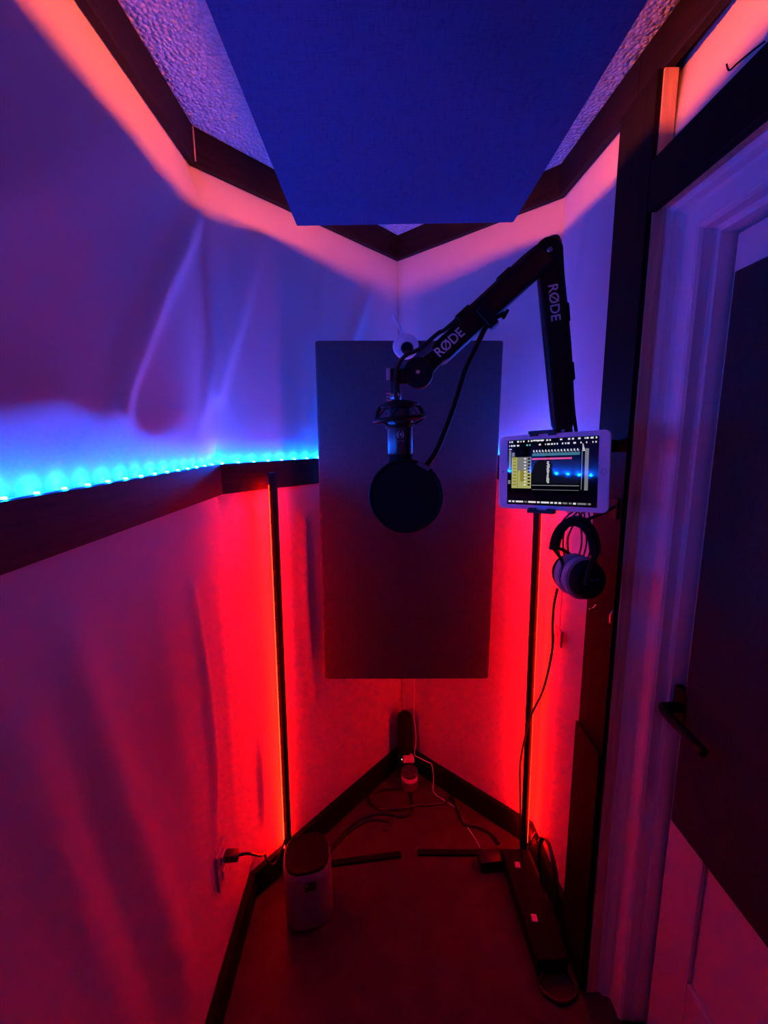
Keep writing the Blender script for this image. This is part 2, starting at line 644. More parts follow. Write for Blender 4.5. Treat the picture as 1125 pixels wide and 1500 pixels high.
t = thing('acoustic_panel', 'black acoustic panel fixed on the inside of the white door', 'acoustic panel', (.69, .575, .707))
bm = B(); padded(bm, (.690, .575, 1.320), (.020, .61, 1.224), bev=.003)
obj('panel_front', bm, door_fabric, t, smooth=True)

# ------------------------------------------------------------------ LED strips
def strip_on(path, z, inset, lab, pitch=.0535, first=.02, diodes=True):
    t = thing('led_strip', lab, 'led strip', (path[0][0], path[0][1], z))
    pp = offs([Vector(p) for p in path], inset)
    bm = B(); bt = B()
    for a, b in zip(pp, pp[1:]):
        d = (b - a).normalized()
        n = Vector((-d.y, d.x))
        for q, hw, z0, z1 in ((bm, .0040, z, z + .0012), (bt, .0012, z + .0012, z + .0018)):
            c = [a - n * hw, b - n * hw, b + n * hw, a + n * hw]
            prism(q, [tuple(v) for v in c], z0, z1)
    obj('tape', bm, tape_white, t)
    obj('light_line', bt, blue_tape_e, t)
    me = None
    acc = first
    for a, b in zip(pp, pp[1:]):
        ln = (b - a).length
        d = (b - a).normalized()
        while acc < ln:
            p = a + d * acc
            if me is None:
                q = B(); box(q, (0, 0, 0), (.0055, .0055, .003), bev=.0006, seg=1)
                o = obj('diode', q, blue_diode_e, t)
                me = o.data
            else:
                o = bpy.data.objects.new('diode', me)
                COL.objects.link(o)
                o.parent = t
                o.matrix_parent_inverse = Matrix.Translation(-Vector(t.location))
            o.location = (p.x, p.y, z + .0026)
            acc += pitch
        acc -= ln
    return t

strip_on([(-.471, .22), tuple(Lc), tuple(Bc), tuple(Rc), (.5705, 1.14)], RT, .0130,
         'blue glowing led strip lying along the top of the middle wall rail', first=.0)
# warm strip round the upper edge of the hanging panel
t = thing('led_strip', 'orange led strip round the top edge of the navy hanging panel', 'led strip', (.073, .71, 2.27))
pth = [(-.153, .185), (-.153, 1.235), (.299, 1.235), (.299, .185)]
bm = B()
for a, b in zip(pth, pth[1:] + pth[:1]):
    bar(bm, (*a, 2.277), (*b, 2.277), .003, .012)
obj('light_line', bm, orange_e, t)
bm = B()
for a, b in zip([(-.148, .19), (-.148, 1.23), (.294, 1.23), (.294, .19)], [(-.148, 1.23), (.294, 1.23), (.294, .19), (-.148, .19)]):
    bar(bm, (*a, 2.2778), (*b, 2.2778), .004, .0155)
obj('tape', bm, tape_white, t)
bm = B()
for a, b in zip([(-.157, .181), (-.157, 1.239), (.303, 1.239), (.303, .181)], [(-.157, 1.239), (.303, 1.239), (.303, .181), (-.157, .181)]):
    bar(bm, (*a, 2.2875), (*b, 2.2875), .026, .003)
obj('added_light_shield', bm, black_matte, t)  # unseen lip added to keep the strip's light off ceiling and trim

# ------------------------------------------------------------------ standing LED lamps
def pole_lamp(lab, p0, p1, ldir, feet):
    t = thing('led_floor_lamp', lab, 'floor lamp', (p0[0], p0[1], 0))
    p0, p1 = Vector(p0), Vector(p1)
    ld = Vector((*ldir, 0)).normalized()
    bm = B(); bar(bm, p0 + Vector((0, 0, .012)), p1, .021, .020, ld, bev=.002, seg=1)
    obj('pole', bm, black_metal, t)
    bm = B()
    o = ld * .0125
    bar(bm, p0 + o + Vector((0, 0, .05)), p1 + o - Vector((0, 0, .03)), .015, .005, ld)
    obj('diffuser', bm, red_e, t)
    bm = B(); box(bm, p1 + Vector((0, 0, .004)), (.024, .026, .012), Matrix.Rotation(math.atan2(ld.y, ld.x), 3, 'Z'), .002)
    obj('end_cap', bm, black_metal, t)
    for f in feet:
        bm = B(); bar(bm, (p0.x, p0.y, .006), (*f, .006), .022, .012, bev=.002, seg=1)
        obj('foot', bm, black_matte, t)
    return t

pole_lamp('slim black led floor lamp glowing red at the left corner, beside the pale rounded unit', (-.386, 1.366, 0), (-.352, 1.352, 1.515), (-.84, .54),
          [(.044, 1.418)])
pole_lamp('slim black led floor lamp glowing red at the right, behind the tablet', (.528, 1.415, 0), (.505, 1.375, 1.515), (.76, .65),
          [(.112, 1.424)])

# ------------------------------------------------------------------ microphone boom arm on the post
MB_ = (.405, .955, 1.60)
EL = Vector((.345, .952, 1.995))
EN = Vector((.072, .872, 1.752))
BS = Vector((.398, .955, 1.640))
t = thing('boom_arm', 'black jointed studio boom arm reaching from the dark post to the microphone', 'microphone arm', (.56, 1.05, 1.58))
nrm = Vector((-.12, -1, .05)).normalized()          # side of the arm that faces the room
def armseg(name, a, b, w0, w1, dep):
    bm = B()
    a, b = Vector(a), Vector(b)
    d = (b - a).normalized()
    sd = d.cross(nrm).normalized()
    nn = sd.cross(d).normalized()
    R = Matrix((sd, nn, d)).transposed()
    ln = (b - a).length
    loft(bm, [superring(w * .5, dep * .5, h, 5, 28) for w, h in ((w0 * .8, 0), (w0, .012), (w1, ln - .012), (w1 * .8, ln))], a, R)
    return obj(name, bm, black_metal, t, smooth=True), d, sd, nn
la, d1, s1, n1 = armseg('lower_arm', BS, EL - Vector((0, 0, .0)), .043, .046, .034)
ua, d2, s2, n2 = armseg('upper_arm', EL, EN + (EL - EN).normalized() * .05, .046, .044, .034)
# elbow
def disc(c, r, dep, axis, bev=.003):
    bm = B()
    z = Vector(axis).normalized()
    R = frame(z) @ Matrix.Rotation(PI / 2, 3, 'Y')
    lathe(bm, [(r - bev, -dep / 2), (r, -dep / 2 + bev), (r, dep / 2 - bev), (r - bev, dep / 2)], c, R, 28)
    return bm
e = obj('elbow_joint', disc(EL, .027, .040, nrm), black_metal, t, smooth=True)
obj('screw', disc(EL + nrm * .021, .0055, .003, nrm, .001), chrome, e, smooth=True)
# head joint
HJ = EN + Vector((.0, -.002, .0))
bm = disc(HJ, .029, .030, nrm)
loft(bm, [superring(.020, .014, 0, 4, 20), superring(.016, .013, .05, 4, 20)], HJ, frame((EL - EN)) @ Matrix.Rotation(PI / 2, 3, 'Y'))
loft(bm, [superring(.019, .014, 0, 4, 20), superring(.013, .013, .044, 4, 20)], HJ, frame((-1, 0, -.15)) @ Matrix.Rotation(PI / 2, 3, 'Y'))
hj = obj('head_joint', bm, black_metal, t, smooth=True)
obj('screw', disc(HJ + nrm * .016, .0045, .003, nrm, .001), chrome, hj, smooth=True)
bm = disc((.024, .868, 1.748), .013, .028, nrm)
tube(bm, [(.024, .868, 1.748), (.026, .866, 1.715)], .010, 14, False)
sw = obj('swivel', bm, black_metal, t, smooth=True)
bm = B(); box(bm, (.013, .858, 1.750), (.008, .010, .024), bev=.002)
obj('thumb_screw', bm, chrome, sw)
bm = B(); lathe(bm, [(.009, 0), (.011, .004), (.011, .012), (.009, .016)], (.027, .866, 1.700), None, 18)
for k in range(3):
    box(bm, (.027 - .014, .862, 1.7015 + k * .006), (.010, .008, .003))
obj('thread_adapter', bm, chrome, t, smooth=True)
# base bracket from the post
bm = B(); bar(bm, (.562, 1.05, 1.60), (.40, .962, 1.60), .03, .03, bev=.004)
obj('bracket', bm, black_metal, t)
bm = B(); lathe(bm, [(.026, 0), (.026, .03), (.021, .036), (.017, .05)], (.400, .957, 1.598), None, 24)
bs = obj('base_socket', bm, black_metal, t, smooth=True)
bm = B(); box(bm, (.390, .936, 1.637), (.009, .006, .006), bev=.001); obj('screw', bm, chrome, bs)
# springs / cable on the arms
bm = B()
tube(bm, [BS + s1 * +.029 + Vector((.012, 0, -.06)), BS + s1 * +.026 + d1 * .04, BS + s1 * +.029 + d1 * .18, BS + s1 * +.027 + d1 * .31, EL + s1 * +.026 + Vector((0, 0, .008)), EL + Vector((.012, 0, .033)),
          EL + s2 * +.028 + d2 * .03, EL + s2 * +.0275 + d2 * .12, EL + s2 * +.028 + d2 * .26, (.112, .880, 1.829), (.074, .862, 1.797), (.047, .855, 1.784), (.031, .853, 1.764), (.026, .852, 1.735), (.027, .852, 1.70)], .0042, 8)
obj('microphone_cable', bm, rubber, t, smooth=True)
for u_, base, dd, ss in ((.10, EL, d2, s2), (.22, EL, d2, s2), (.12, BS, d1, s1), (.24, BS, d1, s1)):
    bm = B()
    c = base + dd * u_
    bar(bm, c + ss * .034, c + ss * .020, .012, .038, dd, bev=.002, seg=1)
    obj('cable_clip', bm, black_metal, t)
# lettering
def face_R(xdir, n):
    x = Vector(xdir).normalized()
    n = Vector(n)
    n = (n - x * n.dot(x)).normalized()
    y = n.cross(x)
    return Matrix((x, y, n)).transposed()
c = EL + d2 * .262 + n2 * 0
nf2 = n2 if n2.y < 0 else -n2
nf1 = n1 if n1.y < 0 else -n1
obj('lettering', text_bm('RØDE', .027, EL + d2 * .292 + nf2 * .0176, face_R(-d2, nf2), bold=.0003), white_print, ua, label='white maker lettering')
obj('lettering', text_bm('RØDE', .027, EL - d1 * .098 + nf1 * .0176, face_R(-d1, nf1), bold=.0003), white_print, la, label='white maker lettering')

# ------------------------------------------------------------------ microphone in its shock mount
MX, MY = .034, .845
t = thing('microphone', 'black studio condenser microphone hanging upside down in a shock mount', 'microphone', (MX, MY, 1.57))
bm = B()
lathe(bm, [(.018, 1.6865), (.0215, 1.684), (.0225, 1.672), (.0235, 1.668), (.0245, 1.655), (.0235, 1.652), (.0245, 1.648), (.0245, 1.600), (.0238, 1.597)], (MX, MY, 0), None, 36)
body = obj('body', bm, newmat('satin black metal', (.010, .011, .014), .30, spec=.7), t, smooth=True)
bm = B()
lathe(bm, [(.0235, 1.597), (.0250, 1.594), (.0250, 1.545), (.020, 1.527), (.010, 1.520)], (MX, MY, 0), None, 36)
obj('grille', bm, black_matte, t, smooth=True)
# round emblem and small print on the front of the body
nfm = Vector((-.02, -1, 0)).normalized()
Rm = face_R((1, -.02, 0), nfm)
bm = B()
for a0, a1 in ((20, 160), (200, 340)):
    pts = [Vector((MX, MY, 1.634)) + nfm * .0249 + Rm @ Vector((math.cos(math.radians(a)) * .0063, math.sin(math.radians(a)) * .0063, 0)) for a in [90 + a0 - 0 + (a1 - a0) * k / 14 for k in range(15)]]
    tube(bm, pts, .0006, 6, False)
obj('emblem', bm, white_print, body)
bm = B()
tube(bm, [Vector((MX, MY, 1.6342)) + nfm * .0250 + Rm @ Vector((x * .001, z_ * .001, 0)) for x, z_ in ((-4.4, 1.6), (-3.2, -2.0), (-1.9, .9), (-.6, -2.0), (.6, 2.2), (1.9, 2.6), (2.9, 1.4), (3.0, -2.0), (1.6, -2.0), (1.4, -.4), (2.9, .2))], .00055, 6, False)
obj('emblem_letters', bm, white_print, body)
bm = B()
for x0, x1 in ((-.0055, -.0025), (.001, .0065)):
    box(bm, Vector((MX, MY, 1.622)) + nfm * .0246 + Rm @ Vector(((x0 + x1) / 2, 0, 0)), (x1 - x0, .0010, .0016))
obj('small_print', bm, newmat('dim print', (.25, .25, .28), .5), body)
# shock mount rings
t2 = thing('shock_mount', 'black elastic shock mount ring gripping the microphone', 'shock mount', (MX, MY, 1.66))
bm = B()
def ring(bm, c, R_, r, tilt=None, n=40, m=10, sx=1):
    for_pts = [Vector(c) + (tilt @ Vector((math.cos(2 * PI * k / n) * R_ * sx, math.sin(2 * PI * k / n) * R_, 0)) if tilt else Vector((math.cos(2 * PI * k / n) * R_ * sx, math.sin(2 * PI * k / n) * R_, 0))) for k in range(n + 1)]
    tube(bm, for_pts, r, m, False, caps=False)
TL = Matrix.Rotation(math.radians(-5), 3, 'Y')
ring(bm, (MX - .001, MY, 1.664), .048, .0042, TL)
obj('outer_ring', bm, black_metal, t2, smooth=True)
bm = B(); ring(bm, (MX, MY, 1.689), .034, .0038, TL); obj('upper_ring', bm, black_metal, t2, smooth=True)
bm = B(); ring(bm, (MX, MY, 1.651), .0262, .003, TL); obj('lower_ring', bm, black_metal, t2, smooth=True)
bm = B()
for k in range(8):
    a = 2 * PI * (k + .5) / 8
    b = a + .35
    p = Vector((math.cos(a), math.sin(a), 0)); q = Vector((math.cos(b), math.sin(b), 0))
    C0 = Vector((MX, MY, 0))
    tube(bm, [C0 + p * .047 + Vector((0, 0, 1.666)), C0 + q * .034 + Vector((0, 0, 1.688))], .0016, 6, False)
    tube(bm, [C0 + p * .047 + Vector((0, 0, 1.662)), C0 + q * .0265 + Vector((0, 0, 1.652))], .0016, 6, False)
obj('elastic_cords', bm, rubber, t2, smooth=True)
bm = B()
lathe(bm, [(.034, 1.688), (.032, 1.694), (.024, 1.698), (.012, 1.700)], (MX, MY, 0), None, 28)
tube(bm, [(.027, .862, 1.690), (.027, .864, 1.6975)], .010, 12, False)
obj('yoke', bm, black_metal, t2, smooth=True)
for sgn in (-1, 1):
    bm = B()
    tube(bm, [(MX + sgn * .032, MY, 1.690), (MX + sgn * .041, MY - .004, 1.682), (MX + sgn * .046, MY - .004, 1.666)], .0034, 8)
    obj('side_arm', bm, black_metal, t2, smooth=True)

# pop filter with gooseneck
PF = Vector((.0405, .775, 1.5225))
t = thing('pop_filter', 'round black mesh pop filter on a gooseneck in front of the microphone', 'pop filter', PF)
pfn = Vector((.0, -1, .17)).normalized()
Rp = face_R((1, 0, 0), pfn)
bm = B()
ring(bm, PF, .0655, .0035, Rp, 56, 10)
hoop = obj('hoop', bm, black_metal, t, smooth=True)
bm = B()
lathe(bm, [(.064, -.0008), (.064, .0008)], PF, Rp, 48)
obj('mesh_screen', bm, black_matte, t)
bm = B()
tube(bm, [(.215, .897, 1.846), (.203, .880, 1.835), (.185, .872, 1.800), (.163, .868, 1.755), (.145, .858, 1.700), (.124, .835, 1.650), (.100, .800, 1.604), (.080, .782, 1.578)], .0052, 10)
obj('gooseneck', bm, black_metal, t, smooth=True)
bm = B(); box(bm, (.0735, .776, 1.577), (.024, .008, .009), face_R((.85, 0, -.5), (0, -1, 0)), .001)
obj('hoop_clip', bm, newmat('grey metal', (.16, .16, .18), .4, .5), t)
bm = B(); bar(bm, (.196, .898, 1.878), (.226, .888, 1.842), .024, .020, bev=.003)
tube(bm, [(.216, .890, 1.853), (.244, .888, 1.866)], .0045, 8, False)
box(bm, (.245, .888, 1.864), (.006, .010, .018), Matrix.Rotation(.5, 3, 'Y'), .001)
obj('clamp', bm, black_metal, t)

# ------------------------------------------------------------------ tablet in a holder
TC = Vector((.366, .934, 1.548))
wv = Vector((-.067, -.027, -.72))
Rtab = Matrix.Rotation(wv.length, 3, wv.normalized())
def tab(x, y, z=0):
    """tablet coordinates: x right, y up, z towards the viewer"""
    return TC + Rtab @ Vector((x, -z, y))
t = thing('tablet', 'white tablet showing a recording program, held sideways under the boom arm', 'tablet', TC)
RX = Rtab @ Matrix(((1, 0, 0), (0, 0, -1), (0, 1, 0)))
bm = B()
def rrect(hw, hh, r, z, n=8):
    out = []
    for cx, cy, a0 in ((hw - r, hh - r, 0), (-hw + r, hh - r, 90), (-hw + r, -hh + r, 180), (hw - r, -hh + r, 270)):
        for k in range(n + 1):
            a = math.radians(a0 + 90 * k / n)
            out.append(Vector((cx + r * math.cos(a), cy + r * math.sin(a), z)))
    return out
loft(bm, [rrect(.118, .083, .012, -.0075), rrect(.120, .0847, .0125, -.005), rrect(.120, .0847, .0125, -.0008), rrect(.1193, .084, .012, 0)], TC, RX)
obj('case', bm, white_plastic, t, smooth=True)
bm = B(); loft(bm, [rrect(.0985, .0739, .0005, 0, 1), rrect(.0985, .0739, .0005, .0004, 1)], TC, RX)
scr = obj('screen', bm, glass_black, t)
bm = B()
ring(bm, tab(.1092, 0, .0003), .0055, .0006, RX, 28, 6)
obj('home_button', bm, newmat('button rim', (.35, .33, .36), .4), t, smooth=True)
bm = B(); lathe(bm, [(.0016, 0), (.0016, .0003)], tab(-.1095, .002, 0), RX, 12)
obj('front_camera', bm, black_matte, t)
# what the screen shows
EM = [lit_glass('screen white', (.85, .85, .9), .8), lit_glass('screen yellow', (.62, .62, .20), .6), lit_glass('screen teal', (.08, .30, .42), .55), lit_glass('screen pink', (.85, .10, .28), .75),
      lit_glass('screen grey', (.35, .35, .38), .5), lit_glass('screen dark', (.010, .010, .02), .4), lit_glass('screen olive', (.35, .30, .04), .7), lit_glass('screen cyan', (.15, .75, .85), .7)]
def sq(bm, x0, y0, x1, y1, mi, z=.0006):
    quad(bm, [tab(x0, y0, z), tab(x1, y0, z), tab(x1, y1, z), tab(x0, y1, z)], mi)
def scr_xy(px, py):
    # fraction of the lit screen, left to right and top to bottom
    return (-.0985 + .197 * px, .0739 - .1478 * py)
def area(bm, a, b, c_, d, mi, z=.0006):
    x0, y0 = scr_xy(a, b); x1, y1 = scr_xy(c_, d)
    sq(bm, x0, y1, x1, y0, mi, z)
bm = B()
rg = random.Random(3)
# menu and tool rows
for row, dens, lo in ((.025, .75, .0), (.085, .5, .06)):
    x = .02
    while x < .97:
        wd = rg.uniform(.008, .03)
        if rg.random() < dens:
            area(bm, x, row - .012, x + wd, row + .012, 7 if (row > .05 and .12 < x < .3) else 0)
        x += wd + rg.uniform(.006, .02)
area(bm, .30, .012, .43, .030, 0)
x = .31
while x < .80:
    area(bm, x, .165, x + .012, .195, 0); area(bm, x + .014, .180, x + .022, .215, 4); x += .034
area(bm, .02, .13, .05, .145, 0); area(bm, .02, .16, .045, .44, 4); area(bm, .01, .62, .04, .68, 4)
# channel list
area(bm, .055, .265, .125, .745, 1); area(bm, .128, .47, .29, .745, 1); area(bm, .128, .265, .29, .47, 4)
area(bm, .16, .47, .215, .64, 6, .0008)
for k in range(9):
    y = .28 + k * .05
    area(bm, .068 + .004 * (k % 2), y, .112, y + .018, 6, .0009)
    area(bm, .205, y, .228, y + .022, 0, .0009)
    area(bm, .25, y, .28, y + .024, 5, .0010)
area(bm, .055, .19, .09, .255, 4)
# arrange view
area(bm, .30, .215, .815, .255, 2); area(bm, .30, .285, .735, .312, 3)
area(bm, .30, .33, .815, .67, 5, .0005)
for k in range(16):
    y = .34 + k * .0205
    area(bm, .478 - rg.uniform(.003, .012), y, .486 + rg.uniform(.003, .014), y + .012, 0, .0008)
area(bm, .30, .690, .815, .702, 4); area(bm, .30, .760, .815, .766, 4)
area(bm, .835, .19, .842, .75, 4); area(bm, .868, .17, .905, .76, 4)
for k in range(6):
    area(bm, .84, .10 + k * .018, .848 + .004 * k, .112 + k * .018, 0)
# bottom row
x = .02
while x < .93:
    wd = rg.choice((.03, .05, .09))
    q = .955
    area(bm, x, q - .014, x + wd, q + .012, 0 if rg.random() < .75 else 4)
    x += wd + .015
obj('display', bm, EM, scr)

t = thing('tablet_holder', 'black spring clamp gripping the top and bottom of the white tablet', 'tablet holder', tab(0, 0, -.02))
for sgn in (1, -1):
    bm = B()
    y = sgn * .0885
    bar(bm, tab(-.047, y, -.002), tab(.012, y - sgn * 0, -.002), .007, .020, RX @ Vector((0, 0, 1)), bev=.001, seg=1)
    bar(bm, tab(-.045, y - sgn * .003, .0035), tab(-.026, y - sgn * .003, .0035), .004, .011, RX @ Vector((0, 1, 0)), bev=.001, seg=1)
    bar(bm, tab(-.004, y - sgn * .003, .0035), tab(.014, y - sgn * .003, .0035), .004, .011, RX @ Vector((0, 1, 0)), bev=.001, seg=1)
    obj('jaw', bm, black_plastic, t)
bm = B(); bar(bm, tab(-.015, -.085, -.0155), tab(-.015, .085, -.0155), .035, .008, RX @ Vector((0, 0, 1)), bev=.002, seg=1)
obj('spine', bm, black_plastic, t)
bm = B(); bar(bm, tab(-.015, 0, -.016), (.433, .957, 1.592), .018, .018, bev=.002, seg=1)
obj('mounting_arm', bm, black_plastic, t)

# ------------------------------------------------------------------ headphones hung on a hook
t = thing('wall_hook', 'small metal hook on the dark post holding the headphones', 'hook', (.565, 1.05, 1.46))
bm = B(); tube(bm, [(.565, 1.02, 1.455), (.515, .985, 1.445), (.455, .945, 1.437), (.440, .935, 1.450)], .004, 8)
obj('prong', bm, black_metal, t, smooth=True)
bm = B(); box(bm, (.563, 1.02, 1.45), (.006, .03, .05), bev=.001); obj('plate', bm, black_metal, t)
t2 = thing('screw_hook', 'tiny pale screw hook low on the dark post beneath the headphones', 'hook', (.565, 1.08, 1.17))
bm = B(); tube(bm, [(.567, 1.08, 1.176), (.556, 1.075, 1.168), (.548, 1.070, 1.166), (.542, 1.066, 1.172)], .0022, 8)
obj('prong', bm, chrome, t2, smooth=True)
t2 = thing('screw_hook', 'tiny pale screw at the right edge of the dark post below the headphones', 'hook', (.565, 1.0, 1.17))
bm = B(); tube(bm, [(.567, .998, 1.196), (.560, .995, 1.186), (.559, .994, 1.164)], .0018, 8)
obj('prong', bm, chrome, t2, smooth=True)

HC = Vector((.456, .925, 1.304))
t = thing('headphones', 'black studio headphones with grey ear pads hanging below the tablet', 'headphones', HC)
cup_n = Vector((.16, -.98, .10)).normalized()      # outside of the near cup
Rc_ = face_R((cup_n.y * -1, cup_n.x, 0), cup_n)
def cup(c, flip, lab):
    R = Rc_ @ (Matrix.Rotation(PI, 3, 'Y') if flip else Matrix.Identity(3))
    bm = B()
    lathe(bm, [(.030, .026), (.038, .020), (.042, .010), (.042, .002), (.038, .0)], c, R, 36, sy=1.05)
    k = obj('ear_cup', bm, black_matte, t, smooth=True)
    bm = B()
    lathe(bm, [(.038, .0), (.046, -.004), (.048, -.012), (.046, -.022), (.038, -.027), (.028, -.026)], c, R, 36, sy=1.05)
    obj('ear_pad', bm, grey_pad, t, smooth=True, label='pale grey velour ear pad')
    return k
k1 = cup(HC, False, 1)
HC2 = HC - cup_n * .056 + Vector((.0, .0, .002))
cup(HC2, True, 2)
obj('lettering', text_bm('DT 770 PRO', .0075, HC + cup_n * .0262 + Vector((0, 0, .003)), Rc_, .0003), newmat('faint print', (.22, .22, .25), .5), k1)
# headband: arch between the two cups, over the hook
upv = Vector((0, 0, 1))
bm = B()
mid = (HC + HC2) / 2
ax = Vector((.80, -.60, 0))
pts = []
for k in range(19):
    a = PI * k / 18
    pts.append(mid + ax * (.044 * math.cos(a)) + upv * (.060 + .072 * math.sin(a)) + Vector((-.012, 0, 0)))
sd = ax.cross(upv).normalized()
rs = []
for i, p in enumerate(pts):
    tt = (pts[min(i + 1, 18)] - pts[max(i - 1, 0)]).normalized()
    nn = tt.cross(sd).normalized()
    rs.append([bm.verts.new(p + sd * (.018 * cx) + nn * (.010 * cy)) for cx, cy in ((-1, -.5), (-.7, -1), (.7, -1), (1, -.5), (1, .5), (.7, 1), (-.7, 1), (-1, .5))])
for a, b in zip(rs, rs[1:]):
    for j in range(8):
        bm.faces.new((a[j], a[(j + 1) % 8], b[(j + 1) % 8], b[j]))
bm.faces.new(rs[0][::-1]); bm.faces.new(rs[-1])
obj('headband', bm, black_matte, t, smooth=True)
for c_, sg in ((HC, 1), (HC2, -1)):
    bm = B()
    top = mid + ax * (.044 * sg) + upv * .062 + Vector((-.012, 0, 0))
    for q in (-1, 1):
        tube(bm, [top + sd * .010 * q, c_ + upv * .035 + sd * .036 * q + ax * sg * .012, c_ + sd * .0455 * q + ax * sg * .010], .0042, 8)
    obj('yoke', bm, black_metal, t, smooth=True)
bm = B()
tube(bm, [HC2 + Vector((-.030, 0, -.038)), (.413, .985, 1.215), (.419, 1.0, 1.155), (.438, 1.04, 1.065), (.453, 1.12, .905), (.454, 1.20, .77), (.462, 1.27, .64), (.470, 1.33, .49), (.478, 1.35, .40), (.486, 1.352, .25), (.490, 1.345, .12), (.490, 1.32, .069)], .0036, 8)
obj('cord', bm, rubber, t, smooth=True)
# loose loops of cord behind the headband
t = thing('hanging_cables', 'loops of thin black cable hanging behind the headphones', 'cable', (.50, .99, 1.44))
for k, (dx, dz) in enumerate(((0, 0), (.012, -.012), (-.012, .006))):
    bm = B()
    tube(bm, [(.475 + dx, 1.02, 1.445), (.450 + dx, 1.025, 1.41 + dz), (.446 + dx, 1.03, 1.36), (.460 + dx, 1.03, 1.30 + dz), (.485 + dx, 1.03, 1.29 + dz), (.502 + dx, 1.025, 1.36), (.488 + dx, 1.02, 1.445)], .0022, 6)
    obj('cable_loop', bm, rubber, t, smooth=True)

# inline remote hanging on the right wall
t = thing('inline_remote', 'small flat inline remote hanging by a thin wire on the right cloth wall', 'remote', (.567, 1.30, .945))
bm = B(); box(bm, (.567, 1.302, .976), (.008, .055, .056), bev=.003); rm = obj('housing', bm, newmat('dark grey plastic', (.20, .17, .20), .4), t)
for k in range(3):
    bm = B(); box(bm, (.5625, 1.312, .960 + k * .016), (.002, .020, .007), bev=.0005); obj('button', bm, newmat('button grey', (.6, .55, .58), .5), rm)
bm = B(); tube(bm, [(.568, 1.300, 1.003), (.567, 1.295, 1.12), (.568, 1.290, 1.26), (.568, 1.285, 1.455)], .0012, 6)
obj('wire', bm, newmat('clear wire', (.3, .12, .15), .5), t, smooth=True)

# ------------------------------------------------------------------ camera disc on the back panel
t = thing('security_camera', 'small round white camera with dark lens on the back panel top edge', 'camera', (.077, 1.44, 1.91))
nz_ = Vector((-.04, -1, .15)).normalized()
Rn = face_R((1, -.04, 0), nz_)
bm = B(); lathe(bm, [(.030, 0), (.039, .004), (.041, .012), (.039, .018), (.034, .020)], (.078, 1.428, 1.911), Rn, 40)
sc = obj('housing', bm, white_plastic, t, smooth=True)
bm = B(); lathe(bm, [(.020, .019), (.020, .024), (.017, .028), (.008, .030)], (.082, 1.428, 1.902), Rn, 28)
obj('lens', bm, glass_black, sc, smooth=True)
bm = B(); tube(bm, [(.073, 1.43, 1.945), (.058, 1.432, 1.975), (.038, 1.436, 2.012)], .0035, 8, False)
obj('aerial', bm, white_plastic, t, smooth=True)
bm = B(); box(bm, (.078, 1.443, 1.915), (.03, .034, .05), bev=.002); obj('bracket', bm, white_plastic, t)

# ------------------------------------------------------------------ floor things
# white rounded unit with dark top
PC = Vector((-.285, 1.238, 0))
t = thing('air_purifier', 'small pale rounded floor unit with a dark top and black square window', 'air purifier', PC)
Rz = Matrix.Rotation(math.radians(12), 3, 'Z')
bm = B()
loft(bm, [superring(r, r, z, 3.0, 48) for r, z in ((.070, 0), (.078, .006), (.081, .02), (.081, .198), (.079, .213), (.074, .220))], PC, Rz)
body = obj('body', bm, newmat('pale satin plastic', (.22, .20, .21), .5), t, smooth=True)
bm = B()
loft(bm, [superring(r, r, z, 3.0, 48) for r, z in ((.074, .219), (.073, .224), (.069, .227), (.066, .225), (.030, .2245))], PC, Rz)
obj('top_cover', bm, newmat('dark mesh top', (.010, .007, .008), .8, spec=.1), t, smooth=True)
bm = B(); box(bm, PC + Rz @ Vector((.006, -.0805, .180)), (.038, .006, .034), Rz, .004)
wn = obj('window', bm, glass_black, t, smooth=True)
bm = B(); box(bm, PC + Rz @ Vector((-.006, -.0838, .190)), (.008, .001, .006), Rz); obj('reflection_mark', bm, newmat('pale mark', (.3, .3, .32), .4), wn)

# small cylindrical speaker
t = thing('smart_speaker', 'small dark cylindrical speaker with a pale band on the floor in the back corner', 'speaker', (.100, 1.752, 0))
bm = B(); lathe(bm, [(.030, 0), (.037, .004), (.0385, .012), (.0385, .052)], (.100, 1.752, 0), None, 36); obj('base', bm, newmat('grey mesh', (.10, .09, .13), .5), t, smooth=True)
bm = B(); lathe(bm, [(.0388, .050), (.0395, .053), (.0395, .069), (.0388, .072)], (.100, 1.752, 0), None, 36); obj('band', bm, white_plastic, t, smooth=True)
bm = B(); lathe(bm, [(.0385, .070), (.0385, .086), (.036, .090), (.008, .091)], (.100, 1.752, 0), None, 36); tp = obj('top', bm, newmat('dark rubber top', (.05, .045, .07), .5), t, smooth=True)
for dx, dy in ((0, .02), (-.02, 0), (.02, 0), (0, -.02)):
    bm = B(); lathe(bm, [(.004, .0905), (.004, .0918)], (.100 + dx, 1.752 + dy, 0), None, 12); obj('button', bm, newmat('button', (.12, .11, .14), .5), tp)
t = thing('corner_shadow_form', 'tall black rounded form standing in for the shadow in the back corner behind the small speaker', 'shadow form', (.083, 1.838, 0))  # solid black form added in place of the corner's shadow
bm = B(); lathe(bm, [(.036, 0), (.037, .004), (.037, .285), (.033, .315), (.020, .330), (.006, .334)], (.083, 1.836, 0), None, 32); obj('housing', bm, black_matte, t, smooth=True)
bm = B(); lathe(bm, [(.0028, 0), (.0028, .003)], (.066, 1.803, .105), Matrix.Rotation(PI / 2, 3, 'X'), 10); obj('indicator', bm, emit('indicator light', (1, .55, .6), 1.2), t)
t = thing('usb_charger', 'small white charger set against the black shadow form in the back corner', 'charger', (.098, 1.79, .11))
bm = B(); box(bm, (.098, 1.788, .118), (.052, .026, .024), bev=.004); obj('housing', bm, white_plastic, t, smooth=True)
bm = B(); box(bm, (.110, 1.795, .133), (.012, .012, .008), bev=.001); obj('port', bm, white_plastic, t)

